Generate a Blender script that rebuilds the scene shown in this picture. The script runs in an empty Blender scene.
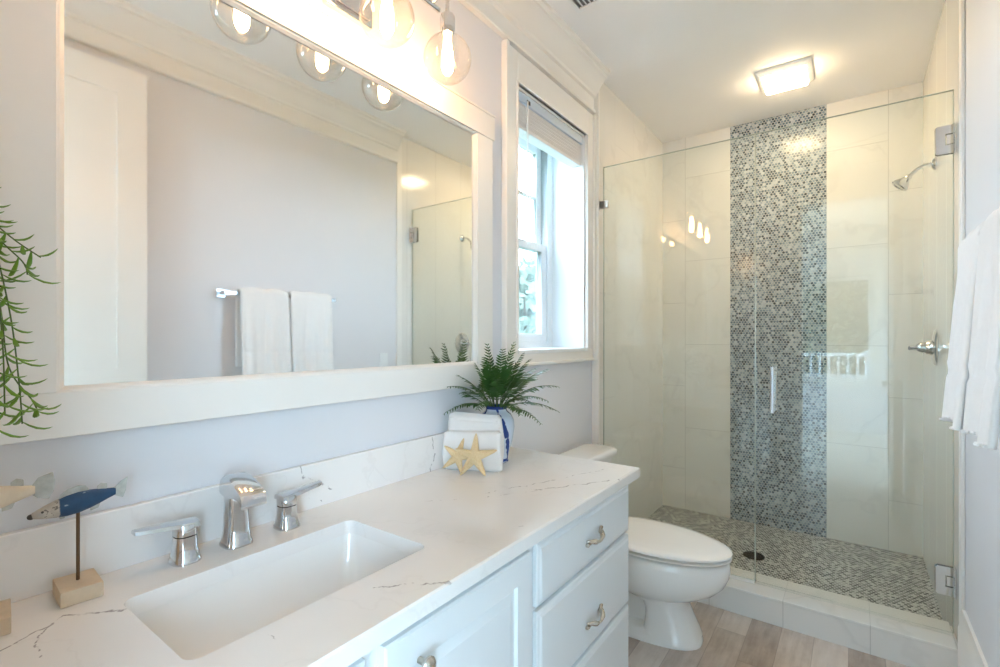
import bpy, bmesh, math, random
from math import pi, sin, cos, sqrt, atan2, radians
from mathutils import Vector, Matrix
from mathutils.geometry import tessellate_polygon

random.seed(7)
S = bpy.context.scene
COL = S.collection

# ------------------------------------------------------------------ camera, sky, exposure
cam_d = bpy.data.cameras.new('camera')
cam = bpy.data.objects.new('camera', cam_d)
COL.objects.link(cam)
cam.location = (1.1995, 0.0, 1.272)
cam.rotation_euler = (pi / 2, 0, 0.6308)
cam_d.sensor_width = 36.0
cam_d.lens = 36.0 * 485.3 / 1000.0
cam_d.shift_y = 0.0044
cam_d.clip_start = 0.01
S.camera = cam

S.view_settings.view_transform = 'Standard'
S.view_settings.look = 'None'
S.view_settings.gamma = 1.0
S.view_settings.use_curve_mapping = False
S.view_settings.exposure = 1.70
S.cycles.use_denoising = True
S.cycles.max_bounces = 14
S.cycles.diffuse_bounces = 7
S.cycles.glossy_bounces = 6
S.cycles.transparent_max_bounces = 24
S.cycles.caustics_reflective = False
S.cycles.caustics_refractive = False
S.cycles.sample_clamp_indirect = 8.0

W = bpy.data.worlds.new('sky')
S.world = W
W.use_nodes = True
bg = W.node_tree.nodes['Background']
bg.inputs[0].default_value = (0.58, 0.79, 1.0, 1)
bg.inputs[1].default_value = 8.6

def portal(name, loc, rot, sx, sy):
    l = bpy.data.lights.new(name, 'AREA')
    l.shape = 'RECTANGLE'; l.size = sx; l.size_y = sy
    l.cycles.is_portal = True
    o = bpy.data.objects.new(name, l); COL.objects.link(o)
    o.location = loc; o.rotation_euler = rot
portal('window_portal', (-0.31, 2.0875, 1.80), (0, -pi / 2, 0), 1.2, 0.67)      # window over the toilet, light enters along +x
portal('bedroom_portal', (0.0, -3.12, 1.41), (pi / 2, 0, 0), 2.8, 1.40)         # bedroom window, light enters along +y
portal('bedroom_side_portal', (2.77, -1.75, 1.35), (0, pi / 2, 0), 2.1, 2.2)
portal('bedroom_side_portal', (-2.37, -1.75, 1.35), (0, -pi / 2, 0), 2.1, 2.2)    # both side portals: glazing added to bring in more daylight

BULB = 39.0          # vanity bulbs
LENS = 21.0           # shower ceiling light

# ------------------------------------------------------------------ materials
class G:
    """tiny node-graph helper"""
    def __init__(s, name):
        s.m = bpy.data.materials.new(name); s.m.use_nodes = True
        s.t = s.m.node_tree; s.t.nodes.clear()
        s.out = s.t.nodes.new('ShaderNodeOutputMaterial')
    def n(s, typ, **kw):
        x = s.t.nodes.new(typ)
        for k, v in kw.items(): setattr(x, k, v)
        return x
    def lk(s, a, b):
        if isinstance(a, bpy.types.NodeSocket): s.t.links.new(a, b)
        else: b.default_value = a
    def f(s, op, a, b=0.0, c=0.0, clamp=False):
        x = s.n('ShaderNodeMath', operation=op, use_clamp=clamp)
        s.lk(a, x.inputs[0]); s.lk(b, x.inputs[1]); s.lk(c, x.inputs[2])
        return x.outputs[0]
    def v(s, op, a, b=(0, 0, 0)):
        x = s.n('ShaderNodeVectorMath', operation=op)
        s.lk(a, x.inputs[0])
        if op == 'SCALE': s.lk(b, x.inputs['Scale'])
        else: s.lk(b, x.inputs[1])
        return x.outputs['Value'] if op in ('DOT_PRODUCT', 'LENGTH', 'DISTANCE') else x.outputs['Vector']
    def pos(s, obj=False):
        if obj: return s.n('ShaderNodeTexCoord').outputs['Object']
        return s.n('ShaderNodeNewGeometry').outputs['Position']
    def xyz(s, vec):
        x = s.n('ShaderNodeSeparateXYZ'); s.lk(vec, x.inputs[0]); return x.outputs
    def comb(s, x, y, z):
        c = s.n('ShaderNodeCombineXYZ')
        for i, a in enumerate((x, y, z)): s.lk(a, c.inputs[i])
        return c.outputs[0]
    def noise(s, vec, scale, detail=3, rough=0.5, col=False):
        x = s.n('ShaderNodeTexNoise')
        s.lk(vec, x.inputs['Vector']); x.inputs['Scale'].default_value = scale
        x.inputs['Detail'].default_value = detail; x.inputs['Roughness'].default_value = rough
        return x.outputs['Color' if col else 'Fac']
    def white(s, vec):
        x = s.n('ShaderNodeTexWhiteNoise'); s.lk(vec, x.inputs['Vector']); return x.outputs['Value']
    def ramp(s, fac, *stops, interp='LINEAR'):
        x = s.n('ShaderNodeValToRGB'); e = x.color_ramp; e.interpolation = interp
        while len(e.elements) < len(stops): e.elements.new(0.5)
        for el, (p, c) in zip(e.elements, stops):
            el.position = p; el.color = (c[0], c[1], c[2], 1) if not isinstance(c, (int, float)) else (c, c, c, 1)
        s.lk(fac, x.inputs[0]); return x.outputs[0]
    def mix(s, fac, a, b, mode='MIX'):
        x = s.n('ShaderNodeMix', data_type='RGBA', blend_type=mode)
        s.lk(fac, x.inputs[0])
        for q, k in ((a, 6), (b, 7)):
            s.lk(q if isinstance(q, bpy.types.NodeSocket) else (q[0], q[1], q[2], 1), x.inputs[k])
        return x.outputs[2]
    def smooth(s, x, lo, hi):
        r = s.n('ShaderNodeMapRange', interpolation_type='SMOOTHSTEP')
        s.lk(x, r.inputs[0]); r.inputs[1].default_value = lo; r.inputs[2].default_value = hi
        return r.outputs[0]
    def bump(s, h, strength=0.2, dist=0.01):
        b = s.n('ShaderNodeBump'); s.lk(h, b.inputs['Height'])
        b.inputs['Strength'].default_value = strength; b.inputs['Distance'].default_value = dist
        return b.outputs[0]
    def pbsdf(s, color, rough=0.5, metal=0.0, normal=None, **kw):
        p = s.n('ShaderNodeBsdfPrincipled')
        s.lk(color if isinstance(color, bpy.types.NodeSocket) else (*color[:3], 1), p.inputs['Base Color'])
        s.lk(rough, p.inputs['Roughness']); s.lk(metal, p.inputs['Metallic'])
        if normal is not None: s.lk(normal, p.inputs['Normal'])
        for k, v in kw.items(): s.lk(v, p.inputs[k.replace('_', ' ')])
        s.lk(p.outputs[0], s.out.inputs[0]); return s.m

def paint(name, c, rough=0.5, var=0.03, bump=0.0, scale=6, **kw):
    g = G(name); p = g.pos()
    n = g.noise(p, scale, 3)
    col = g.mix(n, [x * (1 - var) for x in c], [min(1, x * (1 + var)) for x in c])
    nm = g.bump(g.noise(p, 220, 2), bump, 0.002) if bump else None
    return g.pbsdf(col, rough, 0, nm, **kw)

def metal(name, c, rough):
    g = G(name)
    r = g.f('MULTIPLY_ADD', g.noise(g.pos(), 30, 2), 0.06, rough)
    return g.pbsdf(c, r, 1.0)

def clear(name, tint, f0=0.04, gain=1.0):
    """thin clear glass: tinted transmission with Fresnel reflection on each face"""
    g = G(name)
    lw = g.n('ShaderNodeLayerWeight'); lw.inputs['Blend'].default_value = 0.5
    k = g.f('POWER', lw.outputs['Facing'], 5.0)
    fac = g.f('MULTIPLY', g.f('MULTIPLY_ADD', k, 1 - f0, f0), gain, clamp=True)
    tr = g.n('ShaderNodeBsdfTransparent'); tr.inputs[0].default_value = (*tint, 1)
    gl = g.n('ShaderNodeBsdfGlossy'); gl.inputs['Roughness'].default_value = 0.0
    mx = g.n('ShaderNodeMixShader')
    g.lk(fac, mx.inputs[0]); g.lk(tr.outputs[0], mx.inputs[1]); g.lk(gl.outputs[0], mx.inputs[2])
    g.lk(mx.outputs[0], g.out.inputs[0]); return g.m

def glow(name, c, strength):
    g = G(name); e = g.n('ShaderNodeEmission')
    e.inputs[0].default_value = (*c, 1); e.inputs[1].default_value = strength
    g.lk(e.outputs[0], g.out.inputs[0]); return g.m

def quartz():
    g = G('white_quartz'); p = g.pos()
    warp = g.v('SCALE', g.v('SUBTRACT', g.noise(p, 16, 4, 0.6, True), (0.5, 0.5, 0.5)), 0.05)
    q = g.v('ADD', p, warp)
    veins = [((.487, .586), (.519, .618), .0022), ((.519, .618), (.595, .693), .0026), ((.595, .693), (.60, .80), .002),
             ((.195, .290), (.141, .225), .0024), ((.141, .225), (.185, .135), .0020), ((.15, .20), (.25, .17), .0014),
             ((.60, 1.545), (.431, 1.258), .0024), ((.431, 1.258), (.30, 1.06), .0018),
             ((.52, 1.68), (.40, 1.33), .0020), ((.40, 1.33), (.31, 1.12), .0017), ((.43, 1.26), (.36, 1.24), .0015),
             ((.468, .394), (.515, .402), .0016), ((.245, .19), (.275, .215), .0015), ((.55, 1.0), (.50, 0.93), .0015),
             ((.30, 1.06), (.22, .98), .0013)]
    V3 = [((a[0], a[1], .811), (b[0], b[1], .811), w) for a, b, w in veins]
    V3 += [((.02, 1.207, .80), (.02, 1.226, .865), .0026), ((.02, 1.226, .865), (.02, 1.218, .932), .0022),
           ((.02, .728, .94), (.02, .734, .905), .0024), ((.02, .734, .905), (.02, .775, .882), .0026),
           ((.02, .775, .882), (.02, .848, .826), .0022), ((.02, .745, .842), (.02, .78, .824), .0016)]
    m = None
    for a, b, w in V3:
        ba = Vector(b) - Vector(a)
        pa = g.v('SUBTRACT', q, a)
        h = g.f('DIVIDE', g.v('DOT_PRODUCT', pa, tuple(ba)), ba.length_squared, clamp=True)
        d = g.v('LENGTH', g.v('SUBTRACT', pa, g.v('SCALE', tuple(ba), h)))
        k = g.smooth(d, w * 1.7, w * 0.4)
        m = k if m is None else g.f('MAXIMUM', m, k)
    m = g.f('MULTIPLY', m, g.smooth(g.noise(p, 45, 3), 0.20, 0.50))
    base = g.mix(g.noise(p, 5, 5), (.80, .785, .765), (.87, .86, .845))
    soft = g.smooth(g.f('ABSOLUTE', g.f('SUBTRACT', g.noise(q, 3.2, 4, .55), .5)), .012, .0)
    base = g.mix(g.f('MULTIPLY', soft, .10), base, (.55, .52, .50))
    col = g.mix(g.f('MULTIPLY', m, .8), base, (.27, .25, .25))
    return g.pbsdf(col, 0.16, 0)

def tile(name, axis, c0, w=.305, z0=2.444, h=.61, hor=True, tone=(.81, .80, .765), vs=.16):
    """large marble-look wall tile on a running bond; axis 0 = laid along x, 1 = along y"""
    g = G(name); p = g.pos(); s = g.xyz(p)
    u = g.f('DIVIDE', g.f('SUBTRACT', s[axis], c0), w)
    ci = g.f('FLOOR', u); fu = g.f('FRACT', u)
    odd = g.f('ABSOLUTE', g.f('MODULO', ci, 2.0))
    vv = g.f('DIVIDE', g.f('SUBTRACT', g.f('ADD', s[2], g.f('MULTIPLY', odd, h / 2)), z0 - 10 * h), h)
    fv = g.f('FRACT', vv); ri = g.f('FLOOR', vv)
    gu = g.f('MULTIPLY', g.f('MINIMUM', fu, g.f('SUBTRACT', 1.0, fu)), w)
    gv = g.f('MULTIPLY', g.f('MINIMUM', fv, g.f('SUBTRACT', 1.0, fv)), h)
    gd = g.f('MINIMUM', gu, gv) if hor else gu
    grout = g.smooth(gd, .0022, .0009)
    cid = g.comb(ci, ri, 3.0)
    rnd = g.white(cid)
    q = g.v('ADD', p, g.v('SCALE', cid, 3.7))
    q2 = g.v('ADD', q, g.v('SCALE', g.noise(q, 2.2, 4, .6, True), .45))
    vein = g.smooth(g.f('ABSOLUTE', g.f('SUBTRACT', g.noise(q2, 1.7, 3, .5), .5)), .022, .0)
    cl = g.noise(q, 2.5, 4)
    base = g.mix(cl, [x * .96 for x in tone], [min(1, x * 1.04) for x in tone])
    base = g.mix(g.f('MULTIPLY', vein, vs), base, [x * .62 for x in tone])
    base = g.mix(g.f('MULTIPLY', rnd, .08), base, [x * .85 for x in tone])
    col = g.mix(g.f('MULTIPLY', grout, .8), base, [x * .62 for x in tone])
    return g.pbsdf(col, g.f('MULTIPLY_ADD', grout, .4, .13), 0, g.bump(g.f('SUBTRACT', 1.0, grout), .25, .001))

def mosaic(name, ax, ay, size, stops, rough=0.16, squash=1.0):
    """penny / pebble mosaic: round tiles on a hexagonal grid, every tile its own shade"""
    g = G(name); p = g.pos(); s = g.xyz(p)
    r3 = sqrt(3)
    x = g.f('ADD', g.f('DIVIDE', s[ax], size), 200.0)
    y = g.f('ADD', g.f('DIVIDE', s[ay], size * squash), 200.0)
    def grid(ox, oy):
        xx = g.f('SUBTRACT', x, ox); yy = g.f('SUBTRACT', y, oy)
        ix = g.f('FLOOR', xx); iy = g.f('FLOOR', g.f('DIVIDE', yy, r3))
        dx = g.f('SUBTRACT', g.f('SUBTRACT', xx, ix), .5)
        dy = g.f('SUBTRACT', g.f('SUBTRACT', yy, g.f('MULTIPLY', iy, r3)), r3 / 2)
        d = g.f('SQRT', g.f('ADD', g.f('MULTIPLY', dx, dx), g.f('MULTIPLY', dy, dy)))
        return d, g.comb(g.f('ADD', ix, ox), g.f('ADD', iy, oy), 1.0)
    dA, cA = grid(0, 0); dB, cB = grid(.5, r3 / 2)
    sel = g.f('LESS_THAN', dB, dA)
    d = g.f('MINIMUM', dA, dB)
    cid = g.mix(sel, cA, cB)
    rnd = g.white(cid)
    body = g.smooth(d, .46, .40)
    marb = g.noise(g.v('ADD', g.v('SCALE', p, 1.0), g.v('SCALE', cid, 2.3)), 55, 3)
    k = g.f('MULTIPLY_ADD', g.f('SUBTRACT', marb, .5), .35, rnd)
    col = g.ramp(k, *stops)
    col = g.mix(body, (.52, .53, .52), col)
    return g.pbsdf(col, g.f('MULTIPLY_ADD', body, rough - .7, .7), 0, g.bump(body, .35, .0015))

def planks():
    g = G('grey_wood_plank'); p = g.pos(); s = g.xyz(p)
    u = g.f('DIVIDE', s[0], .118); ci = g.f('FLOOR', u); fu = g.f('FRACT', u)
    off = g.f('MULTIPLY', g.white(g.comb(ci, 5.0, 1.0)), 1.2)
    vv = g.f('DIVIDE', g.f('ADD', s[1], off), .92); ri = g.f('FLOOR', vv); fv = g.f('FRACT', vv)
    gd = g.f('MINIMUM', g.f('MULTIPLY', g.f('MINIMUM', fu, g.f('SUBTRACT', 1.0, fu)), .118),
             g.f('MULTIPLY', g.f('MINIMUM', fv, g.f('SUBTRACT', 1.0, fv)), .92))
    seam = g.smooth(gd, .0022, .0006)
    cid = g.comb(ci, ri, 2.0); rnd = g.white(cid)
    q = g.v('ADD', g.v('MULTIPLY', p, (1.0, .13, 1.0)), g.v('SCALE', cid, 1.9))
    grain = g.noise(q, 46, 5, .62); cloud = g.noise(g.v('ADD', p, g.v('SCALE', cid, 4.1)), 9, 4, .6)
    k = g.f('ADD', g.f('MULTIPLY', rnd, .30), g.f('ADD', g.f('MULTIPLY', grain, .42), g.f('MULTIPLY', cloud, .34)))
    col = g.ramp(k, (.20, (.27, .21, .17)), (.45, (.45, .375, .325)), (.62, (.60, .525, .47)), (.85, (.72, .655, .60)))
    col = g.mix(g.f('MULTIPLY', seam, .35), col, (.16, .13, .11))
    return g.pbsdf(col, .42, 0, g.bump(g.f('SUBTRACT', grain, seam), .12, .002))

def terry(name, c):
    g = G(name); p = g.pos()
    n = g.noise(p, 420, 3, .7); n2 = g.noise(p, 60, 3)
    col = g.mix(n2, [x * .95 for x in c], c)
    h = g.f('ADD', n, g.f('MULTIPLY', n2, .8))
    return g.pbsdf(col, .95, 0, g.bump(h, .5, .004), Sheen_Weight=.3)

M = dict(
    wall=paint('pale_lavender_wall_paint', (.74, .75, .78), .62, .012, .03),
    ceil=paint('ceiling_paint', (.86, .86, .855), .8, .01),
    trim=paint('white_trim_paint', (.84, .825, .79), .35, .012),
    sash=paint('white_vinyl', (.84, .86, .87), .4, .01),
    cab=paint('white_cabinet_lacquer', (.76, .80, .82), .34, .01),
    quartz=quartz(),
    porcelain=paint('white_porcelain', (.85, .845, .83), .08, .008, Coat_Weight=.4),
    seat=paint('white_seat_plastic', (.86, .84, .81), .18, .008),
    chrome=metal('polished_chrome', (.70, .71, .725), .06),
    nickel=metal('satin_nickel', (.62, .57, .50), .24),
    satin=metal('brushed_steel', (.80, .79, .78), .32),
    edge=paint('polished_glass_edge', (.44, .50, .46), .2, .02),
    drain=metal('dark_bronze', (.05, .05, .05), .4),
    mirror=metal('silvered_mirror', (.90, .92, .91), .0),
    glass=clear('shower_glass', (.960, .985, .976), .045),
    pane=clear('window_glass', (.96, .98, .98), .04),
    globe=clear('clear_globe_glass', (.97, .97, .965), .05),
    bulb=glow('glowing_bulb', (1.0, .54, .24), BULB),
    lens=glow('glowing_lens', (1.0, .74, .44), LENS),
    tileL=tile('marble_tile_left_wall', 1, 2.781),
    tileR=tile('marble_tile_right_wall', 1, 2.805, z0=2.30, vs=.04, hor=False),
    tileB1=tile('marble_tile_back_left', 0, .195),
    tileB2=tile('marble_tile_back_right', 0, 1.057),
    curb=tile('marble_tile_curb', 0, .946 - .61, hor=False, tone=(.77, .765, .745)),
    mosaic=mosaic('blue_grey_penny_mosaic', 0, 2, .0175,
                  ((.0, (.03, .045, .06)), (.30, (.115, .165, .22)), (.62, (.24, .315, .385)), (1.0, (.55, .61, .66)))),
    pebble=mosaic('grey_pebble_mosaic', 0, 1, .0185,
                  ((.0, (.06, .065, .065)), (.30, (.15, .155, .15)), (.62, (.27, .275, .262)), (1.0, (.56, .56, .53))), .25, 1.0),
    floor=planks(),
    towel=terry('white_terry', (.91, .91, .91)),
    linen=terry('white_waffle_cloth', (.85, .84, .82)),
    blind=paint('blind_slat', (.80, .80, .80), .5, .02),
    blindhead=paint('blind_headrail', (.50, .60, .72), .4, .02),
    black=paint('black_plastic', (.02, .02, .025), .4, .05),
    ventshade=paint('vent_shade', (.16, .16, .16), .8, .05),  # dark grey painted in for the shade inside the vent
    soil=paint('dark_soil', (.05, .035, .025), .9, .3),
    bark=paint('tree_bark', (.10, .075, .055), .9, .3),
    ground=paint('lawn', (.06, .10, .035), .95, .3, 0, 2),
    deck=paint('deck_board', (.30, .29, .27), .7, .1),
    carpet=paint('bedroom_floor', (.60, .56, .50), .6, .1),
    fbase=paint('pale_driftwood', (.62, .50, .36), .7, .12, .1, 60),
    rod=metal('brown_rod', (.16, .10, .06), .5),
)

def leafmat(name, a, b, rough=.45):
    g = G(name); p = g.pos()
    col = g.mix(g.noise(p, 24, 3), a, b)
    return g.pbsdf(col, rough, 0, Subsurface_Weight=0.0)
M['fern'] = leafmat('fern_green', (.014, .052, .010), (.055, .15, .025))
M['trail'] = leafmat('trailing_leaf_green', (.07, .20, .012), (.22, .42, .04))
M['stem'] = leafmat('green_stem', (.06, .11, .02), (.10, .16, .03))
M['leafA'] = leafmat('tree_leaf', (.05, .085, .045), (.11, .16, .085), .7)
M['leafB'] = leafmat('tree_leaf_pale', (.11, .145, .10), (.20, .25, .17), .7)

def porcelain_vase():
    g = G('blue_white_porcelain'); p = g.pos(True); s = g.xyz(p)
    ang = g.f('ARCTAN2', s[1], s[0])
    q = g.v('ADD', p, g.v('SCALE', g.noise(p, 26, 2, .5, True), .03))
    st = g.f('SINE', g.f('MULTIPLY_ADD', ang, 5.0, g.f('MULTIPLY', s[2], 30.0)))
    leaf = g.smooth(g.f('ADD', st, g.f('MULTIPLY', g.noise(q, 40, 2), 1.3)), 1.28, 1.42)
    band = g.f('MAXIMUM', g.smooth(g.f('ABSOLUTE', g.f('SUBTRACT', s[2], .204)), .008, .006),
               g.smooth(g.f('ABSOLUTE', g.f('SUBTRACT', s[2], .012)), .006, .004))
    k = g.f('MAXIMUM', leaf, band)
    col = g.mix(k, (.60, .68, .80), (.02, .05, .22))
    return g.pbsdf(col, .12)
M['vase'] = porcelain_vase()

def fish_blue():
    g = G('weathered_blue_paint'); p = g.pos(True); s = g.xyz(p)
    n = g.noise(p, 70, 4, .6)
    blue = g.mix(n, (.005, .030, .085), (.016, .080, .18))
    scr = g.smooth(g.noise(g.v('MULTIPLY', p, (1, .35, 1)), 110, 3, .6), .66, .72)
    blue = g.mix(g.f('MULTIPLY', scr, .6), blue, (.42, .52, .55))
    head = g.mix(g.noise(p, 90, 3), (.30, .26, .22), (.66, .60, .52))
    blot = g.smooth(g.noise(p, 150, 2), .60, .66)
    head = g.mix(g.f('MULTIPLY', blot, .8), head, (.07, .06, .05))
    k = g.smooth(g.f('ADD', s[1], g.f('MULTIPLY', n, .006)), -.0215, -.024)
    return g.pbsdf(g.mix(k, blue, head), .5, 0, g.bump(n, .3, .002))
M['fishblue'] = fish_blue()
M['fishcream'] = paint('cream_driftwood', (.66, .55, .42), .6, .15, .2, 45)
M['fin'] = paint('weathered_fin', (.46, .47, .44), .6, .35, .2, 90)
M['snout'] = paint('dark_snout', (.04, .035, .03), .6, .2)
def star_mat():
    g = G('sandy_starfish'); p = g.pos()
    n = g.noise(p, 260, 2, .6)
    col = g.mix(n, (.66, .45, .20), (.90, .74, .48))
    return g.pbsdf(col, .7, 0, g.bump(n, .8, .004))
M['star'] = star_mat()

# ------------------------------------------------------------------ mesh building
class MB:
    def __init__(s): s.v = []; s.f = []; s.mi = []
    def add(s, vs, fs):
        k = len(s.v); s.v += [Vector(v) for v in vs]
        s.f += [tuple(i + k for i in f) for f in fs]; return s
    def box(s, a, b):
        x0, y0, z0 = [min(p, q) for p, q in zip(a, b)]; x1, y1, z1 = [max(p, q) for p, q in zip(a, b)]
        return s.add([(x0, y0, z0), (x1, y0, z0), (x1, y1, z0), (x0, y1, z0), (x0, y0, z1), (x1, y0, z1), (x1, y1, z1), (x0, y1, z1)],
                     [(0, 3, 2, 1), (4, 5, 6, 7), (0, 1, 5, 4), (1, 2, 6, 5), (2, 3, 7, 6), (3, 0, 4, 7)])
    def loft(s, loops, cap0=True, cap1=True, closed=True):
        n = len(loops[0]); vs = [p for L in loops for p in L]; fs = []
        for k in range(len(loops) - 1):
            for i in range(n if closed else n - 1):
                j = (i + 1) % n
                fs.append((k * n + i, k * n + j, (k + 1) * n + j, (k + 1) * n + i))
        if cap0: fs.append(tuple(range(n - 1, -1, -1)))
        if cap1: fs.append(tuple((len(loops) - 1) * n + i for i in range(n)))
        return s.add(vs, fs)
    def tube(s, pts, r, n=10, flat=1.0, up=None):
        pts = [Vector(p) for p in pts]
        rs = r if isinstance(r, (list, tuple)) else [r] * len(pts)
        loops = []; ref = None
        for i, p in enumerate(pts):
            t = (pts[min(i + 1, len(pts) - 1)] - pts[max(i - 1, 0)]).normalized()
            if ref is None:
                ref = Vector(up) if up else (Vector((0, 0, 1)) if abs(t.z) < .9 else Vector((1, 0, 0)))
            a = t.cross(ref).normalized(); b = a.cross(t).normalized(); ref = b
            loops.append([p + a * (rs[i] * cos(2 * pi * k / n)) + b * (rs[i] * flat * sin(2 * pi * k / n)) for k in range(n)])
        return s.loft(loops)
    def lathe(s, prof, c=(0, 0, 0), n=32, axis='z'):
        loops = []
        for r, h in prof:
            L = []
            for k in range(n):
                a = 2 * pi * k / n; q = (r * cos(a), r * sin(a), h)
                if axis == 'x': q = (h, r * cos(a), r * sin(a))
                if axis == 'y': q = (r * sin(a), h, r * cos(a))
                L.append(Vector(c) + Vector(q))
            loops.append(L)
        return s.loft(loops, prof[0][0] > 1e-6, prof[-1][0] > 1e-6)
    def sphere(s, c, r, n=20, m=12, sc=(1, 1, 1)):
        prof = [(max(1e-5, r * sin(pi * k / m)), -r * cos(pi * k / m)) for k in range(m + 1)]
        k0 = len(s.v); s.lathe([(p, h) for p, h in prof], (0, 0, 0), n)
        for i in range(k0, len(s.v)):
            q = s.v[i]; s.v[i] = Vector((q.x * sc[0] + c[0], q.y * sc[1] + c[1], q.z * sc[2] + c[2]))
        return s
    def prism(s, poly, axis, a, b):
        """poly of 2-D points extruded along axis 'x','y','z' from a to b"""
        def P(p, h):
            return {'x': (h, p[0], p[1]), 'y': (p[0], h, p[1]), 'z': (p[0], p[1], h)}[axis]
        return s.loft([[P(p, a) for p in poly], [P(p, b) for p in poly]])
    def merge(s, o, mat=None):
        s.add([mat @ v if mat else v for v in o.v], o.f); return s

def rrect(x0, y0, x1, y1, r, n=5):
    P = []
    for cx, cy, a0 in ((x1 - r, y1 - r, 0), (x0 + r, y1 - r, pi / 2), (x0 + r, y0 + r, pi), (x1 - r, y0 + r, 3 * pi / 2)):
        P += [(cx + r * cos(a0 + k * pi / 2 / n), cy + r * sin(a0 + k * pi / 2 / n)) for k in range(n + 1)]
    return P

def obj(name, mb, mat, parent=None, local=False, smooth=None, bevel=0, seg=2, origin=None, solid=0, sub=0, kind=None):
    """link one mesh object; mesh given in world coordinates unless local"""
    me = bpy.data.meshes.new(name)
    off = Vector((0, 0, 0))
    if not local:
        if parent is not None:
            q = parent
            while q.parent is not None: q = q.parent
            off = q.location.copy()
        else:
            if origin is None:
                xs = [v.x for v in mb.v]; ys = [v.y for v in mb.v]; zs = [v.z for v in mb.v]
                origin = ((min(xs) + max(xs)) / 2, (min(ys) + max(ys)) / 2, min(zs))
            off = Vector(origin)
    me.from_pydata([tuple(v - off) for v in mb.v], [], mb.f)
    bm = bmesh.new(); bm.from_mesh(me)
    bmesh.ops.remove_doubles(bm, verts=bm.verts, dist=1e-6)
    bmesh.ops.recalc_face_normals(bm, faces=bm.faces)
    bm.to_mesh(me); bm.free()
    if smooth is not None:
        me.polygons.foreach_set('use_smooth', [True] * len(me.polygons))
        me.set_sharp_from_angle(angle=radians(smooth))
    me.materials.append(M[mat] if isinstance(mat, str) else mat)
    o = bpy.data.objects.new(name, me); COL.objects.link(o)
    if parent is not None: o.parent = parent
    elif not local: o.location = off
    if bevel:
        b = o.modifiers.new('bevel', 'BEVEL'); b.width = bevel; b.segments = seg; b.limit_method = 'ANGLE'
        b.angle_limit = radians(40)
        if smooth is None:
            me.polygons.foreach_set('use_smooth', [True] * len(me.polygons)); b.harden_normals = True
    if solid:
        m = o.modifiers.new('solid', 'SOLIDIFY'); m.thickness = solid; m.offset = 0
    if sub:
        m = o.modifiers.new('sub', 'SUBSURF'); m.levels = sub; m.render_levels = sub
    if kind: o['kind'] = kind
    return o

def thing(name, label, cat, loc=(0, 0, 0), rz=0.0, group=None):
    o = bpy.data.objects.new(name, None); COL.objects.link(o)
    o.location = loc; o.rotation_euler = (0, 0, rz); o.empty_display_size = .05
    o['label'] = label; o['category'] = cat
    if group: o['group'] = group
    return o
def tag(o, label, cat, group=None):
    o['label'] = label; o['category'] = cat
    if group: o['group'] = group
    return o
def struct(name, mb, mat, parent=None, **kw):
    o = obj(name, mb, mat, parent, **kw)
    if parent is None: o['kind'] = 'structure'
    return o
def structure_root(name, loc=(0, 0, 0)):
    o = bpy.data.objects.new(name, None); COL.objects.link(o); o.location = loc; o['kind'] = 'structure'; return o

# ------------------------------------------------------------------ room shell
WX, YB, ZC = 1.522, 3.685, 2.745       # right wall, shower back wall, ceiling
YT, YG, YC0, YC1 = 2.535, 2.5486, 2.4526, 2.665   # shower tile start, glass, curb
XS = .03                              # face of the tiled left shower wall
WT = .28
wy0, wy1, wz0, wz1 = 1.755, 2.43, 1.215, 2.385     # window opening

struct('floor', MB().box((-WT, -.20, -.1), (WX + .15, YC1, 0)), 'floor')
struct('floor_shower', MB().box((XS, YC1 - .02, -.1), (WX, YB, .012)), 'pebble')
struct('ceiling', MB().box((-WT, -.20, ZC), (WX + .15, YB + .15, ZC + .12)), 'ceil')
wl = MB()
wl.box((-WT, -.20, -.1), (0, wy0, ZC)).box((-WT, wy1, -.1), (0, YB + .15, ZC))
wl.box((-WT, wy0, -.1), (0, wy1, wz0)).box((-WT, wy0, wz1), (0, wy1, ZC))
struct('wall_left', wl, 'wall')
struct('wall_right', MB().box((WX, -.20, -.1), (WX + .15, YB + .15, ZC)), 'wall')
wb = struct('wall_back', MB().box((0, YB + .012, -.1), (WX, YB + .15, ZC)), 'wall')
struct('tile_panel', MB().box((XS, YB, 0), (.50, YB + .012, ZC)), 'tileB1', wb)
struct('tile_panel', MB().box((1.057, YB, 0), (WX, YB + .012, ZC)), 'tileB2', wb)
struct('mosaic_strip', MB().box((.50, YB, 0), (1.057, YB + .012, ZC)), 'mosaic', wb)
sl = struct('wall_shower_left', MB().box((0, YT, 0), (XS, YB, ZC)), 'tileL')
struct('tile_edge', MB().box((0, YT - .012, 0), (XS + .012, YT, ZC)), 'trim', sl, bevel=.002)
sr = struct('wall_shower_right', MB().box((WX - .004, 2.445, 0), (WX, YB, ZC)), 'tileR')
struct('tile_edge', MB().box((WX - .012, 2.395, 0), (WX, 2.445, ZC)), 'trim', sr, bevel=.004)
# wall behind the camera, with the doorway the picture was taken from
DX0, DX1, DZ = .80, 1.46, 2.46
wf = MB().box((0, -.20, -.1), (DX0, -.06, ZC)).box((DX1, -.20, -.1), (WX, -.06, ZC)).box((DX0, -.20, DZ), (DX1, -.06, ZC))
struct('wall_front', wf, 'wall')

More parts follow.
